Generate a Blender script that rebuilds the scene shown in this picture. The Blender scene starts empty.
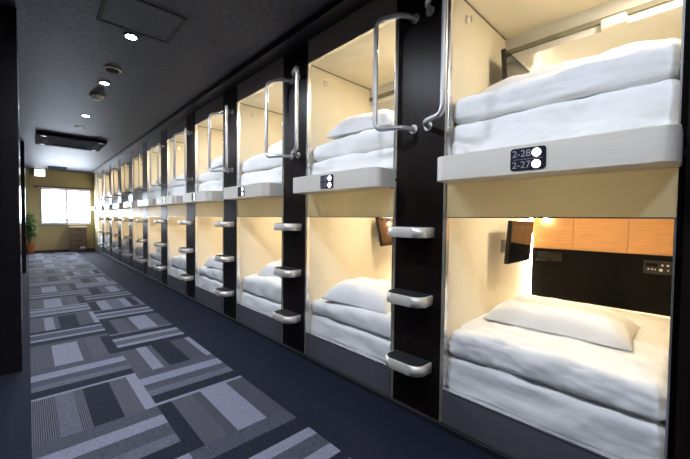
import bpy, bmesh, math, random
from mathutils import Vector, Matrix, noise

random.seed(7)
S = bpy.context.scene
COL = S.collection

# ------------------------------------------------------------------ measures (metres)
EYE = 1.2832
D = 1.85                      # plane of the bunk fronts
A0, B0, P = 0.0502, 1.0509, 1.4034   # near / far edge of the nearest opening, bay pitch
NB = 11
W = B0 - A0
ZS, ZM, ZO, ZC = 0.2458, 1.3079, 2.694, 2.894
CEIL = 2.95
YEND = 16.0
YBACK = -2.4
XL = -0.55
BACK = 3.37                   # inner end of a berth
LEDGE_X, LEDGE_B, LEDGE_T = 1.645, 1.506, 1.637

# ------------------------------------------------------------------ materials
def new_mat(name):
    m = bpy.data.materials.new(name); m.use_nodes = True
    nt = m.node_tree; b = nt.nodes['Principled BSDF']
    return m, nt, b

def principled(name, col, rough=0.5, metal=0.0, ior=1.5, spec=0.5, var=0.0, scale=(20, 20, 20), bump=0.0, bscale=200.0, coat=0.0):
    m, nt, b = new_mat(name)
    b.inputs['Base Color'].default_value = (*col, 1)
    b.inputs['Roughness'].default_value = rough
    b.inputs['Metallic'].default_value = metal
    b.inputs['IOR'].default_value = ior
    b.inputs['Specular IOR Level'].default_value = spec
    b.inputs['Coat Weight'].default_value = coat
    tc = nt.nodes.new('ShaderNodeTexCoord')
    if var > 0:
        mp = nt.nodes.new('ShaderNodeMapping'); mp.inputs['Scale'].default_value = scale
        n = nt.nodes.new('ShaderNodeTexNoise'); n.inputs['Scale'].default_value = 1.0; n.inputs['Detail'].default_value = 4
        r = nt.nodes.new('ShaderNodeMapRange')
        r.inputs['From Min'].default_value = 0.3; r.inputs['From Max'].default_value = 0.7
        r.inputs['To Min'].default_value = 1 - var; r.inputs['To Max'].default_value = 1 + var
        mx = nt.nodes.new('ShaderNodeVectorMath'); mx.operation = 'SCALE'
        mx.inputs[0].default_value = col
        nt.links.new(tc.outputs['Object'], mp.inputs['Vector']); nt.links.new(mp.outputs['Vector'], n.inputs['Vector'])
        nt.links.new(n.outputs['Fac'], r.inputs['Value']); nt.links.new(r.outputs['Result'], mx.inputs['Scale'])
        nt.links.new(mx.outputs['Vector'], b.inputs['Base Color'])
    if bump > 0:
        n2 = nt.nodes.new('ShaderNodeTexNoise'); n2.inputs['Scale'].default_value = bscale; n2.inputs['Detail'].default_value = 3
        bp = nt.nodes.new('ShaderNodeBump'); bp.inputs['Strength'].default_value = bump; bp.inputs['Distance'].default_value = 0.01
        nt.links.new(tc.outputs['Object'], n2.inputs['Vector']); nt.links.new(n2.outputs['Fac'], bp.inputs['Height'])
        nt.links.new(bp.outputs['Normal'], b.inputs['Normal'])
    return m

def emit(name, col, strength):
    m, nt, b = new_mat(name)
    b.inputs['Base Color'].default_value = (*col, 1)
    b.inputs['Emission Color'].default_value = (*col, 1)
    b.inputs['Emission Strength'].default_value = strength
    return m

def ribbed(name, c1, c2, axis, pitch):
    pitch *= 0.8
    m, nt, b = new_mat(name)
    b.inputs['Roughness'].default_value = 0.75
    b.inputs['Specular IOR Level'].default_value = 0.10
    tc = nt.nodes.new('ShaderNodeTexCoord')
    sp = nt.nodes.new('ShaderNodeSeparateXYZ')
    ml = nt.nodes.new('ShaderNodeMath'); ml.operation = 'MULTIPLY'; ml.inputs[1].default_value = 2 * math.pi / pitch
    sn = nt.nodes.new('ShaderNodeMath'); sn.operation = 'SINE'
    nz = nt.nodes.new('ShaderNodeTexNoise'); nz.inputs['Scale'].default_value = 140; nz.inputs['Detail'].default_value = 2
    ad = nt.nodes.new('ShaderNodeMath'); ad.operation = 'MULTIPLY_ADD'; ad.inputs[1].default_value = 2.0; ad.inputs[2].default_value = -1.0
    su = nt.nodes.new('ShaderNodeMath'); su.operation = 'ADD'
    r = nt.nodes.new('ShaderNodeMapRange'); r.inputs['From Min'].default_value = -0.7; r.inputs['From Max'].default_value = 0.7
    mx = nt.nodes.new('ShaderNodeMix'); mx.data_type = 'RGBA'
    mx.inputs[6].default_value = (*c1, 1); mx.inputs[7].default_value = (*c2, 1)
    L = nt.links.new
    L(tc.outputs['Object'], sp.inputs[0]); L(sp.outputs[axis], ml.inputs[0]); L(ml.outputs[0], sn.inputs[0])
    L(tc.outputs['Object'], nz.inputs['Vector']); L(nz.outputs['Fac'], ad.inputs[0])
    L(sn.outputs[0], su.inputs[0]); L(ad.outputs[0], su.inputs[1]); L(su.outputs[0], r.inputs['Value'])
    L(r.outputs['Result'], mx.inputs[0]); L(mx.outputs[2], b.inputs['Base Color'])
    return m

def pile(name, col, var=0.45):
    m = principled(name, col, 0.75, spec=0.10, var=var, scale=(95, 95, 95), bump=0.35, bscale=260)
    return m

M = {}
M['post'] = principled('dark_wenge_laminate', (0.011, 0.0065, 0.0055), 0.36, spec=0.18, var=0.35, scale=(60, 60, 1.5), coat=0.0)
M['black'] = principled('black_trim', (0.008, 0.008, 0.01), 0.4, var=0.1)
M['fascia'] = principled('taupe_metal_fascia', (0.36, 0.29, 0.25), 0.4, metal=0.2, var=0.06, scale=(2, 2, 90))
M['cream'] = principled('cream_wall_panel', (0.86, 0.78, 0.61), 0.5, var=0.025, scale=(3, 3, 3))
M['bulk'] = principled('pale_grey_paint', (0.72, 0.71, 0.68), 0.5)
M['groove'] = principled('olive_grey_rubber', (0.20, 0.19, 0.14), 0.6)
M['alu'] = principled('brushed_aluminium', (0.92, 0.86, 0.76), 0.4, metal=0.35, var=0.05, scale=(3, 3, 260))
M['alu_rim'] = principled('polished_aluminium_edge', (0.85, 0.85, 0.86), 0.25, metal=0.9)
def frosted(name, col, w):
    m, nt, b = new_mat(name)
    b.inputs['Base Color'].default_value = (*col, 1); b.inputs['Roughness'].default_value = 0.4
    tr = nt.nodes.new('ShaderNodeBsdfTranslucent'); tr.inputs['Color'].default_value = (*col, 1)
    mx = nt.nodes.new('ShaderNodeMixShader'); mx.inputs['Fac'].default_value = w
    nt.links.new(b.outputs['BSDF'], mx.inputs[1]); nt.links.new(tr.outputs['BSDF'], mx.inputs[2])
    nt.links.new(mx.outputs['Shader'], nt.nodes['Material Output'].inputs['Surface'])
    return m
M['gold'] = frosted('frosted_champagne_panel', (0.68, 0.63, 0.43), 0.32)
M['sill'] = principled('graphite_sill', (0.14, 0.143, 0.158), 0.45, metal=0.2, var=0.05, scale=(3, 3, 120))
M['tube'] = principled('satin_steel_tube', (0.60, 0.59, 0.59), 0.34, metal=0.75)
M['rubber'] = principled('black_rubber_tread', (0.012, 0.013, 0.017), 0.55, bump=0.4, bscale=400)
M['wood'] = principled('orange_beech_veneer', (0.74, 0.38, 0.15), 0.5, var=0.10, scale=(6, 6, 110))
M['headboard'] = principled('black_leatherette', (0.008, 0.0075, 0.008), 0.85, spec=0.05, bump=0.15, bscale=300)
M['darkplastic'] = principled('dark_plastic', (0.03, 0.028, 0.026), 0.35, var=0.1)
M['tvblack'] = principled('gloss_black_plastic', (0.010, 0.010, 0.011), 0.2, var=0.05)
M['screen'] = principled('glass_screen', (0.006, 0.006, 0.007), 0.04, ior=2.3, var=0.02)
M['greymetal'] = principled('grey_bracket', (0.35, 0.34, 0.32), 0.4, metal=0.6)
M['white'] = principled('white_plastic', (0.80, 0.80, 0.78), 0.45, var=0.01)
M['offwhite'] = principled('warm_white_plastic', (0.72, 0.69, 0.60), 0.5, var=0.01)
M['plate'] = principled('black_number_plate', (0.012, 0.013, 0.022), 0.3, var=0.05)
M['digits'] = principled('grey_print', (0.42, 0.42, 0.46), 0.6, var=0.02)
M['linen'] = principled('white_cotton', (0.87, 0.865, 0.85), 0.9, spec=0.2, var=0.02, scale=(8, 8, 8), bump=0.12, bscale=35)
M['floor'] = pile('navy_carpet', (0.012, 0.015, 0.028), 0.5)
M['endwall'] = principled('khaki_wallpaper', (0.50, 0.42, 0.22), 0.85, spec=0.1, var=0.05, scale=(30, 30, 30))
M['darkwall'] = principled('dark_wall_laminate', (0.012, 0.010, 0.012), 0.30, var=0.2, scale=(60, 60, 1.5))
M['column'] = principled('gloss_black_column', (0.010, 0.009, 0.011), 0.16, var=0.2, scale=(60, 60, 1.5))
M['railwood'] = principled('dark_red_wood', (0.10, 0.045, 0.03), 0.45, var=0.2, scale=(4, 40, 40))
M['winframe'] = principled('silver_window_frame', (0.55, 0.52, 0.55), 0.4, metal=0.4)
M['cab'] = principled('grey_brown_wood', (0.17, 0.115, 0.075), 0.5, var=0.25, scale=(4, 60, 60))
M['cabtop'] = principled('pale_wood_top', (0.5, 0.4, 0.25), 0.5, var=0.1, scale=(4, 60, 60))
M['terracotta'] = principled('terracotta', (0.42, 0.12, 0.035), 0.8, var=0.1)
M['leaf'] = principled('green_leaf', (0.07, 0.16, 0.045), 0.75, spec=0.2, var=0.4, scale=(12, 12, 12))
M['stem'] = principled('brown_stem', (0.12, 0.08, 0.04), 0.8, var=0.2)
M['soil'] = principled('dark_soil', (0.03, 0.02, 0.015), 0.95, var=0.3)
M['acbody'] = principled('black_cassette', (0.010, 0.010, 0.012), 0.9, spec=0.05, var=0.05)
M['acgrille'] = principled('grey_grille', (0.035, 0.035, 0.042), 0.9, spec=0.05, var=0.1)
M['hatch'] = principled('black_joint', (0.006, 0.006, 0.008), 0.7, var=0.1)
M['bronze'] = principled('beige_metal_cover', (0.62, 0.57, 0.46), 0.5, metal=0.0, var=0.05)
M['led'] = emit('warm_led_strip', (1.0, 0.86, 0.62), 80.0)
M['glow'] = emit('warm_low_strip', (1.0, 0.80, 0.56), 9.0)
M['bulb'] = emit('white_bulb', (1.0, 0.93, 0.80), 60.0)
M['lamp_low'] = emit('warm_lower_lamp_disc', (1.0, 0.87, 0.64), 520.0)  # added fill light, hidden in the lower berth ceilings
M['lamp'] = emit('warm_lamp_disc', (1.0, 0.89, 0.70), 800.0)  # same kind of added fill, out of sight in the upper berths
M['down'] = emit('cool_lamp_disc', (0.80, 0.88, 1.0), 60.0)
M['indicator'] = emit('white_indicator', (0.93, 0.93, 1.0), 3.0)
M['pane'] = emit('daylit_frosted_pane', (0.78, 0.87, 1.0), 26.0)
M['paneblue'] = emit('daylit_pane_bluish', (0.42, 0.55, 0.80), 1.0)
M['exit'] = emit('lit_sign_face', (0.93, 1.0, 0.97), 5.0)
M['c_dark'] = pile('carpet_dark_navy', (0.014, 0.017, 0.030))
M['c_grey'] = pile('carpet_slate', (0.062, 0.066, 0.092), 0.35)
M['c_mid'] = pile('carpet_blue_grey', (0.105, 0.11, 0.15), 0.3)
M['c_light'] = pile('carpet_pale_blue_grey', (0.20, 0.21, 0.285), 0.22)
M['c_ribx'] = ribbed('carpet_ribbed_lengthwise', (0.022, 0.023, 0.034), (0.125, 0.126, 0.158), 0, 0.0125)
M['c_riby'] = ribbed('carpet_ribbed_crosswise', (0.05, 0.052, 0.072), (0.12, 0.12, 0.15), 1, 0.0125)
M['c_finex'] = ribbed('carpet_fine_rib_lengthwise', (0.028, 0.029, 0.042), (0.088, 0.09, 0.118), 0, 0.009)

def ceiling_mat():
    m = principled('dark_speckled_ceiling_paper', (0.0150, 0.0185, 0.038), 0.55, spec=0.4, var=0.75, scale=(28, 28, 28))
    nt = m.node_tree; b = nt.nodes['Principled BSDF']
    tc = nt.nodes.new('ShaderNodeTexCoord'); v = nt.nodes.new('ShaderNodeTexNoise')
    v.inputs['Scale'].default_value = 45; v.inputs['Detail'].default_value = 4
    bp = nt.nodes.new('ShaderNodeBump'); bp.inputs['Strength'].default_value = 0.3; bp.inputs['Distance'].default_value = 0.015
    nt.links.new(tc.outputs['Object'], v.inputs['Vector']); nt.links.new(v.outputs['Fac'], bp.inputs['Height'])
    nt.links.new(bp.outputs['Normal'], b.inputs['Normal'])
    return m
M['ceiling'] = ceiling_mat()

# ------------------------------------------------------------------ object helpers
def link(name, me, parent=None):
    o = bpy.data.objects.new(name, me); COL.objects.link(o)
    if parent is not None: o.parent = parent
    return o

def empty(name, loc, label, cat, group=None):
    o = bpy.data.objects.new(name, None); COL.objects.link(o)
    o.location = loc; o.empty_display_size = 0.1
    tag(o, label, cat, group)
    return o

def tag(o, label, cat, group=None):
    o['label'] = label; o['category'] = cat
    if group: o['group'] = group
    return o

def finish(bm, name, mats, parent=None, smooth=False, loc=None):
    bmesh.ops.recalc_face_normals(bm, faces=bm.faces)
    me = bpy.data.meshes.new(name)
    bm.to_mesh(me); bm.free()
    if not isinstance(mats, (list, tuple)): mats = [mats]
    for m in mats: me.materials.append(m)
    for p in me.polygons: p.use_smooth = smooth
    o = link(name, me, parent)
    if loc: o.location = loc
    return o

def structure(o):
    o['kind'] = 'structure'; return o

def bx(bm, x0, x1, y0, y1, z0, z1, mi=0, bev=0.0, seg=2):
    vs = [bm.verts.new((x, y, z)) for x in (x0, x1) for y in (y0, y1) for z in (z0, z1)]
    idx = [(0, 1, 3, 2), (4, 6, 7, 5), (0, 4, 5, 1), (2, 3, 7, 6), (0, 2, 6, 4), (1, 5, 7, 3)]
    fs = []
    for i in idx:
        f = bm.faces.new([vs[j] for j in i]); f.material_index = mi; fs.append(f)
    if bev > 0:
        es = {e for f in fs for e in f.edges}
        r = bmesh.ops.bevel(bm, geom=list(es), offset=bev, segments=seg, affect='EDGES', profile=0.5)
        for f in r['faces']: f.material_index = mi
    return fs

def box(name, x0, x1, y0, y1, z0, z1, mat, parent=None, bev=0.0):
    bm = bmesh.new(); bx(bm, x0, x1, y0, y1, z0, z1, 0, bev)
    return finish(bm, name, mat, parent)

def prism(bm, pts, z0, z1, mi_side=0, mi_cap=0):
    """extrude an outline (x, y) upward"""
    lo = [bm.verts.new((x, y, z0)) for x, y in pts]; hi = [bm.verts.new((x, y, z1)) for x, y in pts]
    n = len(pts)
    for i in range(n):
        f = bm.faces.new((lo[i], lo[(i + 1) % n], hi[(i + 1) % n], hi[i])); f.material_index = mi_side
    f = bm.faces.new(lo); f.material_index = mi_cap
    f = bm.faces.new(hi); f.material_index = mi_cap

def d_outline(xb, xf, y0, y1, r, seg=8):
    """rounded front corners towards -x"""
    pts = [(xb, y0)]
    for k in range(seg + 1):
        a = math.pi / 2 * k / seg
        pts.append((xf + r - r * math.sin(a), y0 + r - r * math.cos(a)))
    for k in range(seg + 1):
        a = math.pi / 2 * k / seg
        pts.append((xf + r - r * math.cos(a), y1 - r + r * math.sin(a)))
    pts.append((xb, y1))
    return pts

def tube(bm, pts, r, seg=12, cap=True, mi=0):
    pts = [Vector(p) for p in pts]; n = len(pts)
    tang = [(pts[min(i + 1, n - 1)] - pts[max(i - 1, 0)]).normalized() for i in range(n)]
    ref = Vector((0, 0, 1)) if abs(tang[0].z) < 0.9 else Vector((1, 0, 0))
    nrm = (ref - tang[0] * ref.dot(tang[0])).normalized()
    rings = []
    for i in range(n):
        nrm = (nrm - tang[i] * nrm.dot(tang[i])).normalized()
        bi = tang[i].cross(nrm)
        rr = r[i] if isinstance(r, (list, tuple)) else r
        rings.append([bm.verts.new(pts[i] + (nrm * math.cos(2 * math.pi * k / seg) + bi * math.sin(2 * math.pi * k / seg)) * rr) for k in range(seg)])
    for i in range(n - 1):
        for k in range(seg):
            f = bm.faces.new((rings[i][k], rings[i][(k + 1) % seg], rings[i + 1][(k + 1) % seg], rings[i + 1][k])); f.material_index = mi; f.smooth = True
    if cap:
        bm.faces.new(rings[0][::-1]).material_index = mi; bm.faces.new(rings[-1]).material_index = mi

def fillet(pts, r, seg=6):
    pts = [Vector(p) for p in pts]; out = [pts[0]]
    for i in range(1, len(pts) - 1):
        a, b, c = pts[i - 1], pts[i], pts[i + 1]
        d1 = (a - b).normalized(); d2 = (c - b).normalized()
        p0 = b + d1 * r; p2 = b + d2 * r
        for k in range(seg + 1):
            t = k / seg
            out.append(p0 * (1 - t) ** 2 + b * 2 * t * (1 - t) + p2 * t * t)
    out.append(pts[-1]); return out

def lathe(bm, prof, centre, seg=24, mi=0):
    """prof: (radius, z); a closed solid about z"""
    cx, cy, cz = centre; rings = []
    for r, z in prof:
        rings.append([bm.verts.new((cx + r * math.cos(2 * math.pi * k / seg), cy + r * math.sin(2 * math.pi * k / seg), cz + z)) for k in range(seg)])
    for i in range(len(rings) - 1):
        for k in range(seg):
            f = bm.faces.new((rings[i][k], rings[i][(k + 1) % seg], rings[i + 1][(k + 1) % seg], rings[i + 1][k])); f.material_index = mi; f.smooth = True
    bm.faces.new(rings[0][::-1]).material_index = mi; bm.faces.new(rings[-1]).material_index = mi

def copy_tree(o, parent=None):
    c = o.copy(); COL.objects.link(c)
    if parent is not None:
        c.parent = parent
    for ch in list(o.children): copy_tree(ch, c)
    return c

# ------------------------------------------------------------------ room shell
T = 0.12
structure(box('floor', XL - T, 3.6, YBACK - T, YEND + T, -T, 0, M['floor']))
structure(box('ceiling', XL - T, 3.6, YBACK - T, YEND + T, CEIL, CEIL + T, M['ceiling']))
structure(box('wall_left', XL - T, XL, YBACK - T, YEND, 0, CEIL, M['darkwall']))
structure(box('wall_back', XL, 3.42, YBACK - T, YBACK, 0, CEIL, M['darkwall']))
structure(box('wall_right', 3.42, 3.54, YBACK - T, YEND + T, 0, CEIL, M['darkwall']))
structure(box('wall_front', D, D + 0.1, YBACK, A0 - (P - W), 0, CEIL, M['darkwall']))
YL = A0 + NB * P
YEP = YL - (P - W) + 0.10
bm = bmesh.new()
# end wall around the window opening
wx0, wx1, wz0, wz1 = 0.325, 1.745, 1.035, 2.27
bx(bm, XL - T, wx0, YEND, YEND + T, 0, CEIL); bx(bm, wx1, 3.42, YEND, YEND + T, 0, CEIL)
bx(bm, wx0, wx1, YEND, YEND + T, 0, wz0); bx(bm, wx0, wx1, YEND, YEND + T, wz1, CEIL)
structure(finish(bm, 'wall_end', M['endwall']))
structure(box('wall_corner', D, D + 0.1, YEP, YEND, 0, CEIL, M['endwall']))
# dark ceiling trim above the bunk row
structure(box('trim_1', 1.70, D + 0.02, A0 - (P - W), YEP, ZC, CEIL, M['black']))
bm = bmesh.new(); bx(bm, 1.826, D, A0 - (P - W), YEP, 0, 0.034, 0, 0.004)
structure(finish(bm, 'baseboard_right', M['rubber']))
structure(box('baseboard_end', XL, D, YEND - 0.015, YEND, 0, 0.07, M['railwood']))
# black columns along the left
structure(box('column_1', XL, -0.05, 3.80, 4.55, 0, CEIL, M['column']))
structure(box('column_2', XL, -0.045, 10.37, 11.2, 0, CEIL, M['column']))

# window
win = bpy.data.objects.new('window_1', None); COL.objects.link(win); win.location = (0, YEND, 0); win['kind'] = 'structure'
bm = bmesh.new()
fw = 0.04
bx(bm, wx0, wx0 + fw, -0.02, 0.06, wz0, wz1); bx(bm, wx1 - fw, wx1, -0.02, 0.06, wz0, wz1)
bx(bm, wx0 + fw, wx1 - fw, -0.02, 0.06, wz1 - fw, wz1); bx(bm, wx0 + fw, wx1 - fw, -0.02, 0.06, wz0, wz0 + fw)
finish(bm, 'window_frame', M['winframe'], win)
bm = bmesh.new(); bx(bm, 1.003, 1.067, -0.01, 0.05, wz0 + fw, wz1 - fw); bx(bm, 1.01, 1.06, -0.03, -0.01, 1.60, 1.70)
finish(bm, 'meeting_stile', M['winframe'], win)
for xa, xb, blue in ((wx0 + fw, 1.015, (0.62, 1.015)), (1.055, wx1 - fw, (1.055, 1.40))):
    bm = bmesh.new()
    za, zb, zc, zd = wz0 + fw, 1.082, 1.20, wz1 - fw
    xs = sorted({xa, xb, *blue}); zs = [za, zb, zc, zd]
    for i in range(len(xs) - 1):
        for j in range(3):
            mi = 1 if (j == 1 and xs[i] >= blue[0] - 1e-6 and xs[i + 1] <= blue[1] + 1e-6) else 0
            f = bm.faces.new([bm.verts.new(v) for v in ((xs[i], 0.02, zs[j]), (xs[i + 1], 0.02, zs[j]), (xs[i + 1], 0.02, zs[j + 1]), (xs[i], 0.02, zs[j + 1]))])
            f.material_index = mi
    bmesh.ops.remove_doubles(bm, verts=bm.verts, dist=1e-5)
    finish(bm, 'window_pane', [M['pane'], M['paneblue']], win)
box('window_sill', wx0 - 0.05, wx1 + 0.05, -0.07, -0.001, wz0 - 0.06, wz0, M['winframe'], win, 0.005)

# curtain rail
cr = empty('curtain_rail', (0, YEND, 0), 'dark reddish wooden curtain rail above the window on the end wall', 'curtain rail')
bm = bmesh.new(); tube(bm, [(0.22, -0.075, 2.32), (1.83, -0.075, 2.32)], 0.04); finish(bm, 'pole', M['railwood'], cr)
for x in (0.20, 1.835):
    bm = bmesh.new(); bmesh.ops.create_uvsphere(bm, u_segments=16, v_segments=10, radius=0.045, matrix=Matrix.Translation((x, -0.075, 2.32)) @ Matrix.Scale(0.5 if x > 1 else 1.3, 4, (1, 0, 0)))
    o = finish(bm, 'finial', M['railwood'], cr, True)
for x in (0.27, 1.77):
    box('bracket', x - 0.015, x + 0.015, -0.075, -0.001, 2.29, 2.31, M['railwood'], cr)

# ------------------------------------------------------------------ carpet strip
TILE = 0.62
bm = bmesh.new()
names = ['c_dark', 'c_grey', 'c_mid', 'c_light', 'c_ribx', 'c_riby', 'c_finex']
DK, GR, MD, LT, RX, RY, FX = range(7)
ZT = 0.004
def quad(x0, x1, y0, y1, mi):
    f = bm.faces.new([bm.verts.new(v) for v in ((x0, y0, ZT), (x1, y0, ZT), (x1, y1, ZT), (x0, y1, ZT))]); f.material_index = mi
longs = [
    [(.12, RX), (.10, MD), (.055, RX), (.16, DK), (.115, RX), (.07, LT)],
    [(.15, RX), (.195, LT), (.06, FX), (.13, RX), (.085, DK)],
    [(.125, RX), (.085, LT), (.045, RX), (.175, DK), (.14, FX), (.05, LT)],
    [(.09, DK), (.14, RX), (.055, FX), (.195, LT), (.14, FX)],
    [(.10, DK), (.12, LT), (.16, MD), (.09, LT), (.09, DK), (.06, MD)],
    [(.13, MD), (.14, DK), (.11, RX), (.15, LT), (.09, GR)],
]
trans = [   # from the far edge to the near edge
    [(.12, GR), (.13, LT), (.11, GR), (.10, MD), (.125, DK), (.035, LT)],
    [(.10, DK), (.06, LT), (.17, GR), (.07, LT), (.13, DK), (.09, GR)],
    [(.06, MD), (.13, DK), (.09, LT), (.13, RY), (.08, LT), (.13, DK)],
    [(.13, GR), (.12, LT), (.14, GR), (.10, MD), (.13, DK)],
    [(.06, LT), (.05, DK), (.11, LT), (.15, MD), (.09, LT), (.07, DK), (.09, GR)],
    [(.13, GR), (.13, DK), (.08, LT), (.12, GR), (.09, LT), (.07, DK)],
]
def tile(x0, y0, longwise, kind):
    lst = (longs if longwise else trans)[kind]
    s = TILE / sum(w for w, _ in lst); p = 0
    for w, mi in lst:
        if longwise: quad(x0 + p * s, x0 + (p + w) * s, y0, y0 + TILE, mi)
        else: quad(x0, x0 + TILE, y0 + TILE - (p + w) * s, y0 + TILE - p * s, mi)
        p += w
rr = random.Random(3)
k = -9
while 3.725 + (k + 1) * TILE < 15.6:
    y = 3.725 + k * TILE
    la = (k % 2 == 0)
    tile(0.0, y, la, fixed_a if (fixed_a := {0: 1, -2: 0, 2: 2, 4: 1}.get(k)) is not None and la else
         ({-1: 0, 1: 1, 3: 4, -3: 3}.get(k, rr.randrange(5)) if not la else rr.randrange(6)))
    tile(TILE, y, not la, {-1: 2, -3: 3, 1: 3, 3: 4}.get(k, rr.randrange(6)) if not la else {-2: 0, 0: 2, -4: 5, 2: 2}.get(k, rr.randrange(5)))
    k += 1
# skirt so the strip has thickness
y0, y1 = 3.725 - 9 * TILE, 3.725 + k * TILE
bx(bm, 0, 2 * TILE, y0, y1, 0.0003, ZT - 0.0012, DK)
o = finish(bm, 'patterned_carpet', [M[n] for n in names])
tag(o, 'strip of striped grey and blue carpet tiles along the corridor floor', 'carpet')

# ------------------------------------------------------------------ capsule bunk bay (local y = 0 at its near jamb)
ORD = ['nearest', 'second', 'third', 'fourth', 'fifth', 'sixth', 'seventh', 'eighth', 'ninth', 'tenth', 'last']
def bayname(i):
    if i == 0: return 'nearest bay'
    if i == NB - 1: return 'farthest bay, by the end wall'
    return ORD[i] + ' bay from the near end'
def bayshort(i):
    if i == 0: return 'the nearest bay'
    if i == NB - 1: return 'the farthest bay'
    return 'the ' + ORD[i] + ' bay from the near end'

Z_LCEIL, Z_LBED, Z_UBED, Z_UCEIL = 1.555, 0.225, 1.60, 2.69
def make_bay():
    r = empty('sleeping_capsule', (0, A0, 0), '', 'sleeping capsule', 'two-berth sleeping capsules along the right side')
    t = 0.02
    # inner side walls, one pair per berth
    for z0, z1 in ((0.0, Z_LCEIL), (Z_LCEIL + 0.02, Z_UCEIL)):
        box('side_wall', D, BACK, W, W + t, z0, z1, M['cream'], r)
        box('side_wall', D, BACK, -t, 0, z0, z1, M['cream'], r)
    for z0, z1, nm in ((Z_LCEIL, Z_LCEIL + 0.02, 'berth_ceiling'), (Z_UCEIL, Z_UCEIL + 0.02, 'berth_ceiling')):
        box(nm, D + 0.012, BACK, 0, W, z0, z1, M['cream'], r)
    box('berth_floor', D + 0.03, BACK, 0, W, Z_LBED - 0.02, Z_LBED, M['bulk'], r)
    box('berth_floor', D + 0.02, BACK, 0, W, Z_UBED - 0.022, Z_UBED, M['bulk'], r)
    # end of the lower berth: wood above, black headboard below, with a warm strip behind its far edge
    for z0, z1, lower in ((Z_LBED, Z_LCEIL, True), (Z_UBED, Z_UCEIL, False)):
        zh = z0 + 0.825
        box('end_wall_panel', BACK, BACK + 0.02, -t, W + t, z0, z1, M['cream'], r)
        bm = bmesh.new()
        if lower:
            for a, b in ((0.004, 0.30), (0.303, 0.66), (0.663, W - 0.028)):
                bx(bm, BACK - 0.02, BACK - 0.0005, a, b, zh, z1, 0)
            finish(bm, 'wood_panel', M['wood'], r)
        if lower:
            bm = bmesh.new(); bx(bm, BACK - 0.04, BACK - 0.002, 0.004, W - 0.03, 0.615, zh, 0, 0.006)
            hb = finish(bm, 'headboard', M['headboard'], r)
            box('light_strip', BACK - 0.03, BACK - 0.004, 0.02, W - 0.03, 0.55, 0.565, M['glow'], r)
            bm = bmesh.new(); lathe(bm, [(0.012, 0), (0.024, -0.012), (0.024, -0.016), (0.016, -0.018)], (BACK - 0.045, 0.86, 1.340), 16)
            rlm = finish(bm, 'reading_light', M['alu_rim'], r)
            bm = bmesh.new(); bmesh.ops.create_uvsphere(bm, u_segments=14, v_segments=8, radius=0.017, matrix=Matrix.Translation((BACK - 0.045, 0.86, 1.312)))
            finish(bm, 'bulb', M['bulb'], rlm)
            cp = box('control_panel', BACK - 0.048, BACK - 0.0395, 0.055, 0.205, zh - 0.135, zh - 0.04, M['darkplastic'], hb, 0.004)
            cp['label'] = 'small dark control panel with pale buttons'
            for yy, zz, q_ in ((0.178, -0.103, .006), (0.158, -0.103, .006), (0.142, -0.103, .005), (0.111, -0.105, .011), (0.104, -0.07, .007), (0.075, -0.07, .008), (0.073, -0.105, .005)):
                bm = bmesh.new()
                bmesh.ops.create_cone(bm, cap_ends=True, segments=12, radius1=q_, radius2=q_ * .9, depth=0.006,
                                      matrix=Matrix.Translation((BACK - 0.050, yy, zh + zz)) @ Matrix.Rotation(-math.pi / 2, 4, 'Y'))
                finish(bm, 'button', M['white'], hb)
            bx2 = bmesh.new(); bx(bx2, BACK - 0.0495, BACK - 0.047, 0.13, 0.192, zh - 0.083, zh - 0.058)
            finish(bx2, 'display', M['tvblack'], hb)
            so = bmesh.new()
            bx(so, BACK - 0.05, BACK - 0.0395, 0.73, 0.92, zh - 0.105, zh - 0.025, 0, 0.004)
            bx(so, BACK - 0.075, BACK - 0.049, 0.82, 0.93, zh - 0.11, zh - 0.09, 0, 0.004)
            finish(so, 'storage_tray', M['tvblack'], hb)
        st = box('light_strip', BACK - 0.022, BACK - 0.004, W - 0.024, W - 0.004, z0 + 0.30, (z1 if lower else 2.515) - 0.012, M['led'], r)
        # unseen discs added in the berth ceilings to brighten the interiors
        bm = bmesh.new(); lathe(bm, [(0.045, 0.004), (0.045, -0.006), (0.034, -0.008), (0.034, 0.0)], ((2.55, 0.50, z1) if lower else (2.30, 0.15, z1)), 20)
        lp = finish(bm, 'berth_lamp', M['alu_rim'], r)
        bm = bmesh.new(); lathe(bm, [(0.030, -0.004), (0.030, -0.009)], ((2.55, 0.50, z1) if lower else (2.30, 0.15, z1)), 20)
        finish(bm, 'bulb', M['lamp_low'] if lower else M['lamp'], lp)
    # soffit of the upper berth with a groove, an end channel and a small white sensor
    so = box('soffit', 2.69, BACK, 0, W, 2.515, Z_UCEIL, M['bulk'], r)
    box('groove', 2.672, 2.69, 0, W, 2.562, 2.594, M['groove'], so)
    bm = bmesh.new(); bx(bm, 2.625, 2.688, 0.27, 0.40, 2.50, 2.566, 0, 0.014, 3)
    sn = finish(bm, 'sensor', M['offwhite'], so)
    box('wall_seam', D + 0.015, 2.68, W - 0.006, W, Z_UCEIL - 0.008, Z_UCEIL, M['groove'], r)
    # coat hook on the far side wall
    bm = bmesh.new(); tube(bm, fillet([(2.05, W, 2.585), (2.05, W - 0.035, 2.585), (2.05, W - 0.035, 2.545)], 0.008, 4), 0.005, 8)
    bx(bm, 2.035, 2.065, W - 0.006, W - 0.0005, 2.55, 2.60)
    finish(bm, 'coat_hook', M['alu_rim'], r)
    # front
    box('fascia', D, D + 0.03, 0, W, ZO, ZC, M['fascia'], r)
    bm = bmesh.new()
    bm.faces.new([bm.verts.new(v) for v in ((D + 0.004, 0, ZM), (D + 0.004, W, ZM), (D + 0.004, W, Z_LCEIL), (D + 0.004, 0, Z_LCEIL))])
    finish(bm, 'middle_panel', M['gold'], r)
    box('sill_panel', D, D + 0.03, 0, W, 0.034, ZS - 0.008, M['sill'], r)
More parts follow.
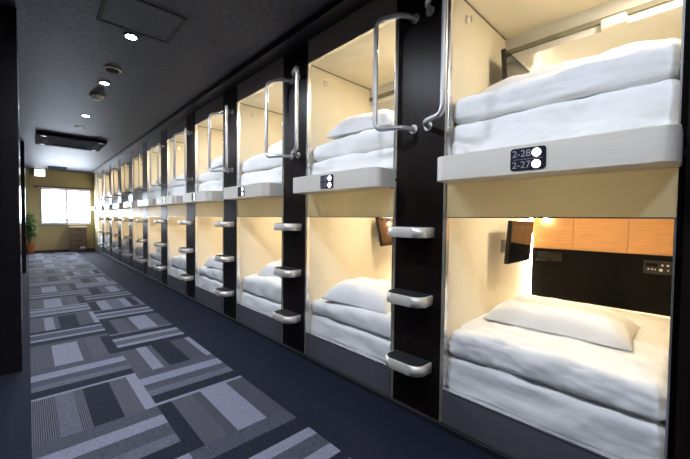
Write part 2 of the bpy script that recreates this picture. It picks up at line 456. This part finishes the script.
    box('sill_trim', D - 0.004, D + 0.036, 0, W, ZS - 0.008, ZS, M['alu_rim'], r)
    bm = bmesh.new()
    for z0, z1 in ((ZS, ZM), (LEDGE_T, ZO)):
        bx(bm, D - 0.003, D + 0.03, W - 0.007, W, z0, z1); bx(bm, D - 0.003, D + 0.03, 0, 0.007, z0, z1)
    bx(bm, D - 0.003, D + 0.03, 0.007, W - 0.007, ZO - 0.007, ZO)
    bx(bm, D - 0.003, D + 0.03, 0.007, W - 0.007, ZM - 0.005, ZM + 0.001)
    finish(bm, 'opening_trim', M['alu_rim'], r)
    # ledge with rounded ends, number plate and two lights
    bm = bmesh.new()
    prism(bm, d_outline(D + 0.02, LEDGE_X, -0.008, W - 0.03, 0.065, 10), LEDGE_B, LEDGE_T)
    es = [e for e in bm.edges if abs(e.verts[0].co.z - e.verts[1].co.z) < 1e-6]
    bmesh.ops.bevel(bm, geom=es, offset=0.004, segments=2, affect='EDGES')
    ld = finish(bm, 'ledge', M['alu'], r)
    for p in ld.data.polygons: p.use_smooth = abs(p.normal.z) < 0.3 and abs(p.normal.x) > 0.02 and abs(p.normal.y) > 0.02
    bm = bmesh.new()
    pts = []
    for cy, cz, a0 in ((0.541, 1.607, 0), (0.421, 1.607, 1), (0.421, 1.534, 2), (0.541, 1.534, 3)):
        for q in range(6):
            t = (a0 + q / 5) * math.pi / 2
            pts.append((cy + 0.014 * math.cos(t), cz + 0.014 * math.sin(t)))
    fr = [bm.verts.new((LEDGE_D0 - 0.004, y, z)) for y, z in pts]; bk = [bm.verts.new((LEDGE_D0 + 0.002, y, z)) for y, z in pts]
    for q in range(len(pts)): bm.faces.new((fr[q], fr[(q + 1) % len(pts)], bk[(q + 1) % len(pts)], bk[q]))
    bm.faces.new(fr); bm.faces.new(bk[::-1])
    pl = finish(bm, 'number_plate', M['plate'], ld)
    for zz in (1.5945, 1.5435):
        bm = bmesh.new()
        mtx = Matrix.Translation((LEDGE_D0 - 0.0055, 0.445, zz)) @ Matrix.Rotation(math.pi / 2, 4, 'Y')
        bmesh.ops.create_cone(bm, cap_ends=True, segments=24, radius1=0.0185, radius2=0.0185, depth=0.003, matrix=mtx)
        finish(bm, 'indicator_light', M['indicator'], ld)
    bm = bmesh.new(); bx(bm, LEDGE_D0 - 0.0048, LEDGE_D0 - 0.0038, 0.42, 0.542, 1.5685, 1.5702)
    finish(bm, 'divider_line', M['digits'], ld)
    return r
LEDGE_D0 = LEDGE_X
bay = make_bay()
bays = []
for i in range(NB):
    b = bay if i == 0 else copy_tree(bay)
    b.location = (0, A0 + i * P, 0)
    bays.append(b)
    if i == 0: b['label'] = 'sleeping capsule with two berths nearest the viewer, its ledge numbered 2-28 and 2-27'
    elif i == NB - 1: b['label'] = 'two-berth sleeping capsule farthest away, beside the end wall'
    else: b['label'] = 'two-berth sleeping capsule, %s in the row counted from the viewer' % ORD[i]

def text_mesh(body, size):
    cu = bpy.data.curves.new('room_number', 'FONT'); cu.body = body; cu.size = size; cu.extrude = 0.0004
    cu.align_x = 'LEFT'; cu.align_y = 'CENTER'
    o = bpy.data.objects.new('tmp', cu); COL.objects.link(o)
    dg = bpy.context.evaluated_depsgraph_get(); dg.update()
    me = bpy.data.meshes.new_from_object(o.evaluated_get(dg))
    bpy.data.objects.remove(o); bpy.data.curves.remove(cu)
    return me
for i, pair in enumerate((('2-28', '2-27'), ('2-30', '2-29'))):
    ld = [c for c in bays[i].children if c.name.startswith('ledge')][0]
    for s, zz in zip(pair, (1.5945, 1.5435)):
        me = text_mesh(s, 0.044); me.name = 'room_number'
        me.materials.clear(); me.materials.append(M['digits'])
        # text x -> -y, text y -> z, facing -x
        me.transform(Matrix(((0, 0, -1, 0), (-1, 0, 0, 0), (0, 1, 0, 0), (0, 0, 0, 1))))
        o = link('room_number', me, ld); o.location = (LEDGE_D0 - 0.0045, 0.548, zz)

# ------------------------------------------------------------------ ladder posts between the bays
PW = P - W
def make_post():
    r = empty('ladder_post', (0, 0, 0), '', 'ladder post', 'ladder posts between the capsules')
    box('post_panel', D, D + 0.03, 0.0, PW, 0.0, ZC, M['post'], r)
    c = PW / 2
    for zt in (1.242, 0.812, 0.383):
        bm = bmesh.new(); prism(bm, d_outline(D, 1.70, c + 0.021 - 0.145, c + 0.021 + 0.145, 0.07, 8), zt - 0.065, zt)
        es = [e for e in bm.edges if abs(e.verts[0].co.z - e.verts[1].co.z) < 1e-6 and (e.verts[0].co.x < D - .001 or e.verts[1].co.x < D - .001)]
        bmesh.ops.bevel(bm, geom=es, offset=0.004, segments=2, affect='EDGES')
        s = finish(bm, 'step', M['alu'], r)
        for p in s.data.polygons: p.use_smooth = abs(p.normal.z) < 0.3
        bm = bmesh.new(); prism(bm, d_outline(D - 0.001, 1.709, c + 0.021 - 0.136, c + 0.021 + 0.136, 0.062, 8), zt - 0.0005, zt + 0.003)
        finish(bm, 'tread', M['rubber'], s)
    for sgn in (-1, 1):
        h0 = c - 0.010; y0 = h0 + sgn * 0.055; y1 = h0 + sgn * 0.252
        pts = fillet([(D, y0, 2.602), (D - 0.10, y0 + sgn * 0.03, 2.602), (D - 0.163, y1, 2.602), (D - 0.163, y1, 1.885), (D - 0.10, y0 + sgn * 0.03, 1.885), (D, y0, 1.885)], 0.06, 7)
        bm = bmesh.new(); tube(bm, pts, 0.0165, 14)
        for zz in (2.602, 1.885):
            tube(bm, [(D - 0.006, y0, zz), (D, y0, zz)], 0.03, 16)
        finish(bm, 'grab_handle', M['tube'], r)
    return r
post = make_post()
for i in range(NB - 1):
    p = post if i == 0 else copy_tree(post)
    p.location = (0, B0 + i * P, 0)
    p['label'] = 'dark ladder post with three steps between the %s and %s capsules' % (('nearest' if i == 0 else ORD[i]), (ORD[i + 1] if i + 1 < NB - 1 else 'farthest'))

tag(box('end_panel', D, D + 0.03, A0 - PW, A0, 0, ZC, M['post']), 'plain dark end panel at the right edge, on the near side of the nearest capsule', 'panel')
tag(box('end_panel', D, D + 0.03, YL - PW, YEP, 0, ZC, M['post']), 'narrow dark end panel closing the row beyond the farthest capsule', 'panel')

# ------------------------------------------------------------------ bedding
def cube_grid(bm, nx, ny, nz):
    """surface of a subdivided cube in [-1, 1]^3"""
    vd = {}
    def v(i, j, k):
        key = (i, j, k)
        if key not in vd: vd[key] = bm.verts.new((2 * i / nx - 1, 2 * j / ny - 1, 2 * k / nz - 1))
        return vd[key]
    for i in range(nx):
        for j in range(ny):
            for k in (0, nz): bm.faces.new((v(i, j, k), v(i + 1, j, k), v(i + 1, j + 1, k), v(i, j + 1, k)))
    for i in range(nx):
        for k in range(nz):
            for j in (0, ny): bm.faces.new((v(i, j, k), v(i + 1, j, k), v(i + 1, j, k + 1), v(i, j, k + 1)))
    for j in range(ny):
        for k in range(nz):
            for i in (0, nx): bm.faces.new((v(i, j, k), v(i, j + 1, k), v(i, j + 1, k + 1), v(i, j, k + 1)))

def soft(name, x0, x1, y0, y1, z0, z1, r, crown=0.0, wr=0.006, seed=0, res=0.035, hump=None, parent=None, fold=False):
    bm = bmesh.new()
    sx, sy, sz = (x1 - x0) / 2, (y1 - y0) / 2, (z1 - z0) / 2
    cx, cy, cz = (x0 + x1) / 2, (y0 + y1) / 2, (z0 + z1) / 2
    cube_grid(bm, max(6, int(2 * sx / res)), max(6, int(2 * sy / res)), max(6, int(2 * sz / (res * .6))))
    r = min(r, sx * .98, sy * .98, sz * .98)
    off = Vector((seed * 7.13, seed * 3.7, seed * 1.9))
    for v in bm.verts:
        u = v.co.copy()
        p = Vector((u.x * sx, u.y * sy, u.z * sz))
        q = Vector((max(-sx + r, min(sx - r, p.x)), max(-sy + r, min(sy - r, p.y)), max(-sz + r, min(sz - r, p.z))))
        d = p - q
        n = d.normalized() if d.length > 1e-9 else Vector((0, 0, 1))
        if d.length > 1e-9: p = q + n * r
        if u.z > -0.2:
            e = (1 - abs(u.x) ** 3) * (1 - abs(u.y) ** 3)
            p.z += crown * e * (u.z + 0.2) / 1.2
            if hump:
                for hx, hy, hr, hz in hump:
                    dd = math.hypot(p.x + cx - hx, (p.y + cy - hy) * .6) / hr
                    p.z += hz * math.exp(-dd * dd) * (u.z + 0.2) / 1.2
        w = Vector((p.x + cx, p.y + cy, p.z + cz))
        a = noise.noise((w + off) * 4.5) * 1.6 + noise.noise(Vector((w.x * 16, w.y * 6, w.z * 12)) + off) * .9 + noise.noise((w + off) * 24) * .45 + abs(noise.noise(Vector((w.x * 9, w.y * 13, w.z * 30)) - off)) * .7
        lim = 1.0 if u.z > -0.75 else 0.3
        p += n * a * wr * lim
        if n.x < -0.3:
            p.x += noise.noise(Vector((w.y * 5, w.z * 9, seed))) * wr * 1.4
        if fold and n.x < -0.2:      # the folded front edge: a soft crease between the layers
            p.x += 0.022 * math.exp(-((u.z + 0.05) / 0.22) ** 2)
        v.co = p + Vector((cx, cy, cz))
        v.co.z = max(v.co.z, z0)
    return finish(bm, name, M['linen'], parent, True)

def pillow_mesh(name, L=0.62, B=0.44, H=0.14, seed=0):
    bm = bmesh.new(); cube_grid(bm, 18, 26, 2)
    off = Vector((seed * 3.3, seed, 0))
    for v in bm.verts:
        u = v.co.copy()
        t = max(0.0, (1 - abs(u.x) ** 3.2)) ** .55 * max(0.0, (1 - abs(u.y) ** 3.6)) ** .55
        pin = 1 - 0.05 * (abs(u.x) ** 2) * (1 - u.y * u.y) - 0.0
        x = u.x * B / 2 * (1 - 0.06 * (1 - abs(u.y) ** 2) * 0 - 0.05 * (1 - abs(u.y))) 
        y = u.y * L / 2 * (1 - 0.05 * (1 - abs(u.x)))
        hz = H * t
        w = Vector((x, y, 0))
        a = noise.noise(w * 7 + off) * .014 + noise.noise(Vector((x * 20, y * 9, u.z)) + off) * .008
        z = 0.008 + hz * .5 + u.z * (0.008 + hz * .5) + (a if u.z > 0 else 0) * (0.3 + t)
        v.co = (x, y, max(0.0, z))
    return finish(bm, name, M['linen'], None, True)

def place(o, y, label, cat, group):
    o.location = (o.location.x, o.location.y + y, o.location.z); tag(o, label, cat, group); return o

# sources, in the local frame of a bay (y = 0 at the near jamb)
X0 = D + 0.035
FRONT = dict(lm=[], ld=[], um=[], ud=[], pil=[])
LMT = (0.440, 0.385, 0.405); LDB = (0.446, 0.389, 0.410); LDT = (0.600, 0.560, 0.535)
UMT = (1.872, 1.830, 1.810); UDB = (1.878, 1.834, 1.815); UDT = (2.02, 1.985, 1.945)
for s in range(3):
    rs = 0.018 if s == 0 else (0.028 if s == 2 else 0.04)
    FRONT['lm'].append(soft('mattress', X0, BACK - 0.05, 0.002, W - 0.002, Z_LBED + 0.001, LMT[s], 0.038, 0.012, 0.009, s + 1, rs))
    FRONT['ld'].append(soft('folded_duvet', X0 + 0.005, BACK - 0.06, 0.003, W - 0.003, LDB[s], LDT[s], 0.046, 0.03, 0.012, s + 11, rs,
                            hump=[(2.9, 0.25, 0.35, 0.03)] if s == 0 else [(2.15, 0.35, 0.3, 0.06)]))
    FRONT['um'].append(soft('mattress', X0, 2.66, 0.002, W - 0.002, LEDGE_T + 0.002, UMT[s], 0.038, 0.012, 0.010, s + 21, rs))
    FRONT['ud'].append(soft('folded_duvet', X0 + 0.005, 2.64, 0.003, W - 0.003, UDB[s], UDT[s], 0.044, 0.03, 0.013, s + 31, rs,
                            hump=[(2.25, 0.30, 0.22, 0.09), (2.4, 0.02, 0.25, 0.12)] if s == 0 else [(2.2, 0.35, 0.3, 0.06)]))
    FRONT['pil'].append(pillow_mesh('pillow', 0.76 if s == 0 else 0.70, 0.50, 0.125 if s == 0 else 0.17, s + 1))

used = {}
def take(kind, i):
    v = 0 if i == 0 else 1 + i % 2
    key = (kind, v)
    src = FRONT[kind][v]
    if key in used:
        o = src.copy(); COL.objects.link(o); o.location = (0, 0, 0); o.rotation_euler = (0, 0, 0); return o
    used[key] = True
    return src
rp = random.Random(5)
for i in range(NB):
    y = A0 + i * P
    w = bayshort(i)
    place(take('lm', i), y, 'white mattress on the lower berth of %s' % w, 'mattress', 'mattresses on the lower berths')
    place(take('ld', i), y, 'folded white duvet on the lower berth of %s' % w, 'duvet', 'duvets on the lower berths')
    place(take('um', i), y, 'white mattress on the upper berth of %s' % w, 'mattress', 'mattresses on the upper berths')
    place(take('ud', i), y, 'folded white duvet on the upper berth of %s' % w, 'duvet', 'duvets on the upper berths')
    for up in (0, 1):
        o = take('pil', i) if not up else take('pil', i)
        if i == 0:
            px, py, pz, rz = ((2.45, 0.535, 0.634, 0.02), (2.38, 0.60, 2.075, 0.05))[up]
        else:
            px, py, rz = ((2.14 if i % 2 else 2.28) + rp.uniform(-.03, .05), (0.46 if i % 2 else 0.40) + rp.uniform(-.05, .05), rp.uniform(-.1, .1))
            pz = ((0.610, 0.578), (2.045, 2.005))[up][i % 2]
        o.location = (px, y + py, pz); o.rotation_euler = (0, 0, rz)
        tag(o, 'white pillow on the %s berth of %s' % (('lower', 'upper')[up], w), 'pillow', 'pillows on the %s berths' % (('lower', 'upper')[up]))

# ------------------------------------------------------------------ televisions on the far side wall of the near berths
def make_tv():
    r = empty('television', (0, 0, 0), '', 'television', 'small televisions inside the berths')
    # local: x along the wall, y out from the wall (negative = into the berth), z up from the bottom edge
    bm = bmesh.new(); bx(bm, -0.235, 0.235, -0.115, -0.085, 0, 0.315, 0, 0.006)
    bx(bm, -0.17, 0.17, -0.086, -0.068, 0.05, 0.26, 0, 0.006)
    finish(bm, 'casing', M['tvblack'], r)
    box('screen', -0.220, 0.220, -0.1165, -0.1145, 0.035, 0.280, M['screen'], r)
    bm = bmesh.new(); bx(bm, -0.10, 0.03, -0.02, -0.001, 0.06, 0.16, 0, 0.004)
    bx(bm, -0.14, -0.09, -0.07, -0.02, 0.08, 0.14, 0, 0.006); bx(bm, -0.09, -0.02, -0.05, -0.018, 0.09, 0.13, 0, 0.004)
    finish(bm, 'wall_bracket', M['greymetal'], r)
    return r
tv = make_tv(); first = True
for i in range(3):
    for up in (0, 1):
        o = tv if first else copy_tree(tv); first = False
        x, z, tilt = {(0, 0): (2.72, 0.985, -4), (0, 1): (2.70, 2.16, 4), (1, 0): (2.91, 0.985, 12), (1, 1): (3.10, 2.16, 0)}.get((i, up), ((2.9, 0.985, 4), (2.9, 2.16, 0))[up])
        o.location = (x, B0 + i * P - (0.02 if tilt else 0), z); o.rotation_euler = (math.radians(-tilt), 0, math.radians(14 if i == 1 else 0))
        if (i, up) == (0, 1): o.scale = (1.3, 1, 1)
        o['label'] = 'small black television on the wall of the %s berth, %s' % (('lower', 'upper')[up], ('nearest bay', 'second bay from viewer', 'third bay from viewer')[i])

# ------------------------------------------------------------------ ceiling fittings
G = 'round downlights along the corridor ceiling'
yy = [-0.78, 0.69, 2.16, 3.627, 5.099, 6.967, 13.4]
dl = None
for j, y in enumerate(yy):
    lx = 0.36 if j < 3 else 0.705
    if dl is None:
        dl = empty('downlight', (lx, y, CEIL), '', 'downlight', G)
        bm = bmesh.new(); lathe(bm, [(0.062, 0), (0.062, -0.006), (0.05, -0.010), (0.046, -0.010), (0.046, -0.0005)], (0, 0, 0), 28)
        finish(bm, 'trim_ring', M['black'], dl)
        bm = bmesh.new(); lathe(bm, [(0.043, -0.001), (0.043, -0.011)], (0, 0, 0), 24); finish(bm, 'lens', M['down'], dl)
        o = dl
    else:
        o = copy_tree(dl); o.location = (lx, y, CEIL)
    lab = {3: 'bright round downlight nearest in view, at the edge of the ceiling hatch', 4: 'bright round downlight between the round speaker and the smoke detector', 5: 'round downlight just in front of the ceiling air conditioner', 6: 'round downlight farthest along the corridor, near the end wall'}
    o['label'] = lab.get(j, ['round downlight above the near end, furthest behind the viewer', 'round downlight overhead beside the nearest capsule', 'round downlight overhead between nearest and second capsules'][min(j, 2)])
    ld = bpy.data.lights.new('downlight_beam', 'SPOT'); ld.energy = 98 if j < 3 else 100; ld.color = (0.80, 0.87, 1.0); ld.spot_size = math.radians(165); ld.spot_blend = 0.5; ld.shadow_soft_size = 0.045
    lo = bpy.data.objects.new('downlight_beam', ld); COL.objects.link(lo); lo.location = (lx, y, CEIL - 0.02)

bm = bmesh.new(); lathe(bm, [(0.085, 0), (0.085, -0.006), (0.075, -0.012), (0.02, -0.014)], (0, 0, 0), 32)
sp = empty('ceiling_speaker', (0.709, 4.589, CEIL), 'round perforated ceiling speaker between the two brightest downlights', 'speaker')
finish(bm, 'rim', M['bronze'], sp)
bm = bmesh.new(); lathe(bm, [(0.068, -0.0125), (0.068, -0.016), (0.03, -0.017)], (0, 0, 0), 32); finish(bm, 'grille', M['acgrille'], sp)
sd = empty('smoke_detector', (0.707, 5.738, CEIL), 'round beige smoke detector on the ceiling behind the second downlight', 'smoke detector')
bm = bmesh.new(); lathe(bm, [(0.085, 0), (0.085, -0.018), (0.06, -0.03)], (0, 0, 0), 28); finish(bm, 'base', M['bronze'], sd)
bm = bmesh.new(); lathe(bm, [(0.05, -0.029), (0.045, -0.055), (0.03, -0.06)], (0, 0, 0), 24); finish(bm, 'sensor', M['bronze'], sd)
bm = bmesh.new(); lathe(bm, [(0.07, 0), (0.07, -0.008), (0.05, -0.012)], (0.71, 7.944, CEIL), 24)
tag(finish(bm, 'ceiling_disc', M['bronze']), 'flat round disc on the ceiling just before the air conditioner', 'ceiling disc')

bm = bmesh.new(); lathe(bm, [(0.04, 0), (0.04, -0.01), (0.02, -0.03)], (1.10, 8.62, CEIL), 16)
tag(finish(bm, 'sprinkler_head', M['bronze']), 'small sprinkler head on the ceiling at the right near corner of the air conditioner', 'sprinkler')

# ceiling hatch
h = empty('ceiling_hatch', (0, 0, CEIL), 'square access hatch outlined in black on the near ceiling', 'hatch')
bm = bmesh.new(); x0, x1, y0, y1, g = 0.435, 0.99, 2.985, 3.535, 0.028
bx(bm, x0, x1, y0, y0 + g, -0.006, -0.0005); bx(bm, x0, x1, y1 - g, y1, -0.006, -0.0005)
bx(bm, x0, x0 + g, y0 + g, y1 - g, -0.006, -0.0005); bx(bm, x1 - g, x1, y0 + g, y1 - g, -0.006, -0.0005)
finish(bm, 'hatch_frame', M['hatch'], h)
box('hatch_panel', x0 + g, x1 - g, y0 + g, y1 - g, -0.003, -0.0005, M['ceiling'], h)

# cassette air conditioner
ac = empty('air_conditioner', (0, 0, CEIL), 'black square cassette air conditioner set in the ceiling', 'air conditioner')
bm = bmesh.new(); x0, x1, y0, y1 = 0.14, 1.275, 8.93, 10.22
ring = [((x0, x1, y0, y0 + .30)), ((x0, x1, y1 - .30, y1)), ((x0, x0 + .26, y0 + .30, y1 - .30)), ((x1 - .26, x1, y0 + .30, y1 - .30))]
for a in ring: bx(bm, a[0], a[1], a[2], a[3], -0.055, -0.0005)
finish(bm, 'surround', M['acbody'], ac)
bm = bmesh.new()
for q in range(14):
    ya = y0 + .31 + q * (y1 - y0 - .62) / 14
    bx(bm, x0 + .26, x1 - .26, ya, ya + 0.03, -0.05, -0.02)
bx(bm, x0 + .26, x1 - .26, y0 + .3, y1 - .3, -0.018, -0.0005)
finish(bm, 'grille', M['acgrille'], ac)
for a in ((x0 + .3, x1 - .3, y0 + .10, y0 + .2), (x0 + .3, x1 - .3, y1 - .2, y1 - .1), (x0 + .09, x0 + .18, y0 + .35, y1 - .35), (x1 - .18, x1 - .09, y0 + .35, y1 - .35)):
    box('louvre', a[0], a[1], a[2], a[3], -0.064, -0.0555, M['acgrille'], ac, 0.003)
for x in (x0 + 0.1, x1 - 0.1):
    for y in (y0 + .12, y1 - .12):
        bm = bmesh.new(); lathe(bm, [(0.045, -0.055), (0.045, -0.062), (0.03, -0.064)], (x, y, 0), 20); finish(bm, 'corner_cap', M['greymetal'], ac)

# vent near the end
v = empty('ceiling_vent', (0, 0, CEIL), 'dark slatted vent in the ceiling near the end wall', 'vent')
bm = bmesh.new()
bx(bm, 0.50, 0.98, 14.75, 14.80, -0.02, -0.0005); bx(bm, 0.50, 0.98, 15.35, 15.40, -0.02, -0.0005)
bx(bm, 0.50, 0.55, 14.80, 15.35, -0.02, -0.0005); bx(bm, 0.93, 0.98, 14.80, 15.35, -0.02, -0.0005)
finish(bm, 'vent_frame', M['acbody'], v)
bm = bmesh.new()
for q in range(8): bx(bm, 0.55, 0.93, 14.81 + q * .068, 14.84 + q * .068, -0.016, -0.0005)
finish(bm, 'slats', M['acgrille'], v)

# lit sign under the ceiling
s = empty('exit_sign', (0.31, 15.9, 0), 'white lit sign box hung under the ceiling left of the window', 'sign')
box('sign_box', -0.145, 0.145, 0.0, 0.06, 2.68, 2.93, M['white'], s, 0.004)
box('sign_face', -0.132, 0.132, -0.004, 0.0, 2.693, 2.917, M['exit'], s)
box('hanger', -0.02, 0.02, 0.02, 0.04, 2.929, CEIL, M['black'], s)

# light switch
sw = empty('light_switch', (1.80, YEND, 1.60), 'white light switch plate on the end wall right of the window', 'switch')
bm = bmesh.new(); bx(bm, -0.045, 0.045, -0.012, -0.0005, -0.065, 0.065, 0, 0.004); finish(bm, 'switch_plate', M['white'], sw)
box('rocker', -0.02, 0.02, -0.017, -0.0115, -0.035, 0.035, M['white'], sw, 0.002)

# drawer cabinet below the window
c = empty('drawer_cabinet', (1.33, 15.79, 0), 'grey-brown wooden drawer cabinet below the right of the window', 'cabinet')
bm = bmesh.new(); bx(bm, -0.245, 0.245, -0.18, 0.185, 0.05, 0.885); bx(bm, -0.225, 0.225, -0.16, 0.165, 0, 0.05)
finish(bm, 'carcass', M['cab'], c)
box('cabinet_top', -0.255, 0.255, -0.20, 0.19, 0.885, 0.91, M['cabtop'], c, 0.004)
for q in range(4):
    z0 = 0.065 + q * 0.205
    dr = box('drawer', -0.235, 0.235, -0.20, -0.1805, z0, z0 + 0.19, M['cab'], c, 0.004)
    box('drawer_handle', -0.11, 0.11, -0.215, -0.199, z0 + 0.12, z0 + 0.145, M['black'], dr, 0.003)
    if q == 0:
        n = box('paper_label', 0.05, 0.19, -0.203, -0.2005, z0 + 0.04, z0 + 0.12, M['white'], dr)

# potted plant in the left corner
pt = empty('potted_plant', (0.03, 15.78, 0), 'leafy green plant in a terracotta pot in the left corner by the window', 'plant')
bm = bmesh.new(); lathe(bm, [(0.085, 0), (0.125, 0.26), (0.14, 0.26), (0.14, 0.31), (0.12, 0.31), (0.115, 0.27)], (0, 0, 0), 24); finish(bm, 'pot', M['terracotta'], pt)
bm = bmesh.new(); lathe(bm, [(0.11, 0.272), (0.10, 0.285)], (0, 0, 0), 20); finish(bm, 'soil', M['soil'], pt)
rl = random.Random(11)
bs = bmesh.new(); bl = bmesh.new()
for q in range(9):
    a = rl.uniform(0, 2 * math.pi); top = rl.uniform(0.9, 1.4); sp_ = rl.uniform(.03, .12)
    pts = [Vector((math.cos(a) * (.02 + sp_ * (u / 8) ** 1.5), math.sin(a) * (.02 + sp_ * (u / 8) ** 1.5), 0.28 + (top - .28) * u / 8)) for u in range(9)]
    tube(bs, pts, [0.008 - 0.0006 * u for u in range(9)], 6)
    for u in range(3, 9):
        for e in range(8):
            la = rl.uniform(0, 2 * math.pi); L = rl.uniform(.13, .22); wv = rl.uniform(.022, .036)
            d = Vector((math.cos(la), math.sin(la), 0)); sd_ = Vector((-d.y, d.x, 0)); base = pts[u]
            pr = None
            for k2 in range(6):
                f = k2 / 5
                cpt = base + d * L * f + Vector((0, 0, L * (.55 * f - .75 * f * f)))
                ww = wv * math.sin(math.pi * min(.97, .08 + .9 * f))
                cur = [bl.verts.new(cpt - sd_ * ww), bl.verts.new(cpt + Vector((0, 0, -.004))), bl.verts.new(cpt + sd_ * ww)]
                if pr:
                    bl.faces.new((pr[0], pr[1], cur[1], cur[0])); bl.faces.new((pr[1], pr[2], cur[2], cur[1]))
                pr = cur
finish(bs, 'stem', M['stem'], pt, True)
finish(bl, 'foliage', M['leaf'], pt, True)

w = bpy.data.worlds.new('world'); S.world = w; w.use_nodes = True
w.node_tree.nodes['Background'].inputs['Color'].default_value = (0.5, 0.6, 0.8, 1)
w.node_tree.nodes['Background'].inputs['Strength'].default_value = 0.02

# ------------------------------------------------------------------ camera
YAW, PIT, ROL, F = 0.7606, 0.029, 0.012, 332.9
r0 = Vector((math.cos(YAW), -math.sin(YAW), 0))
fw_ = Vector((math.sin(YAW) * math.cos(PIT), math.cos(YAW) * math.cos(PIT), -math.sin(PIT)))
u0 = r0.cross(fw_)
cs, sn_ = math.cos(ROL), math.sin(ROL)
R = r0 * cs + u0 * sn_; U = u0 * cs - r0 * sn_
cam = bpy.data.cameras.new('camera'); cam.sensor_width = 36; cam.sensor_fit = 'HORIZONTAL'; cam.lens = F / 690 * 36; cam.clip_start = 0.02
co = bpy.data.objects.new('camera', cam); COL.objects.link(co)
mw = Matrix(((R.x, U.x, -fw_.x, 0), (R.y, U.y, -fw_.y, 0), (R.z, U.z, -fw_.z, EYE), (0, 0, 0, 1)))
co.matrix_world = mw
S.camera = co

S.view_settings.view_transform = 'Standard'; S.view_settings.look = 'None'
S.view_settings.exposure = 0.2; S.view_settings.gamma = 1.0; S.view_settings.use_curve_mapping = False
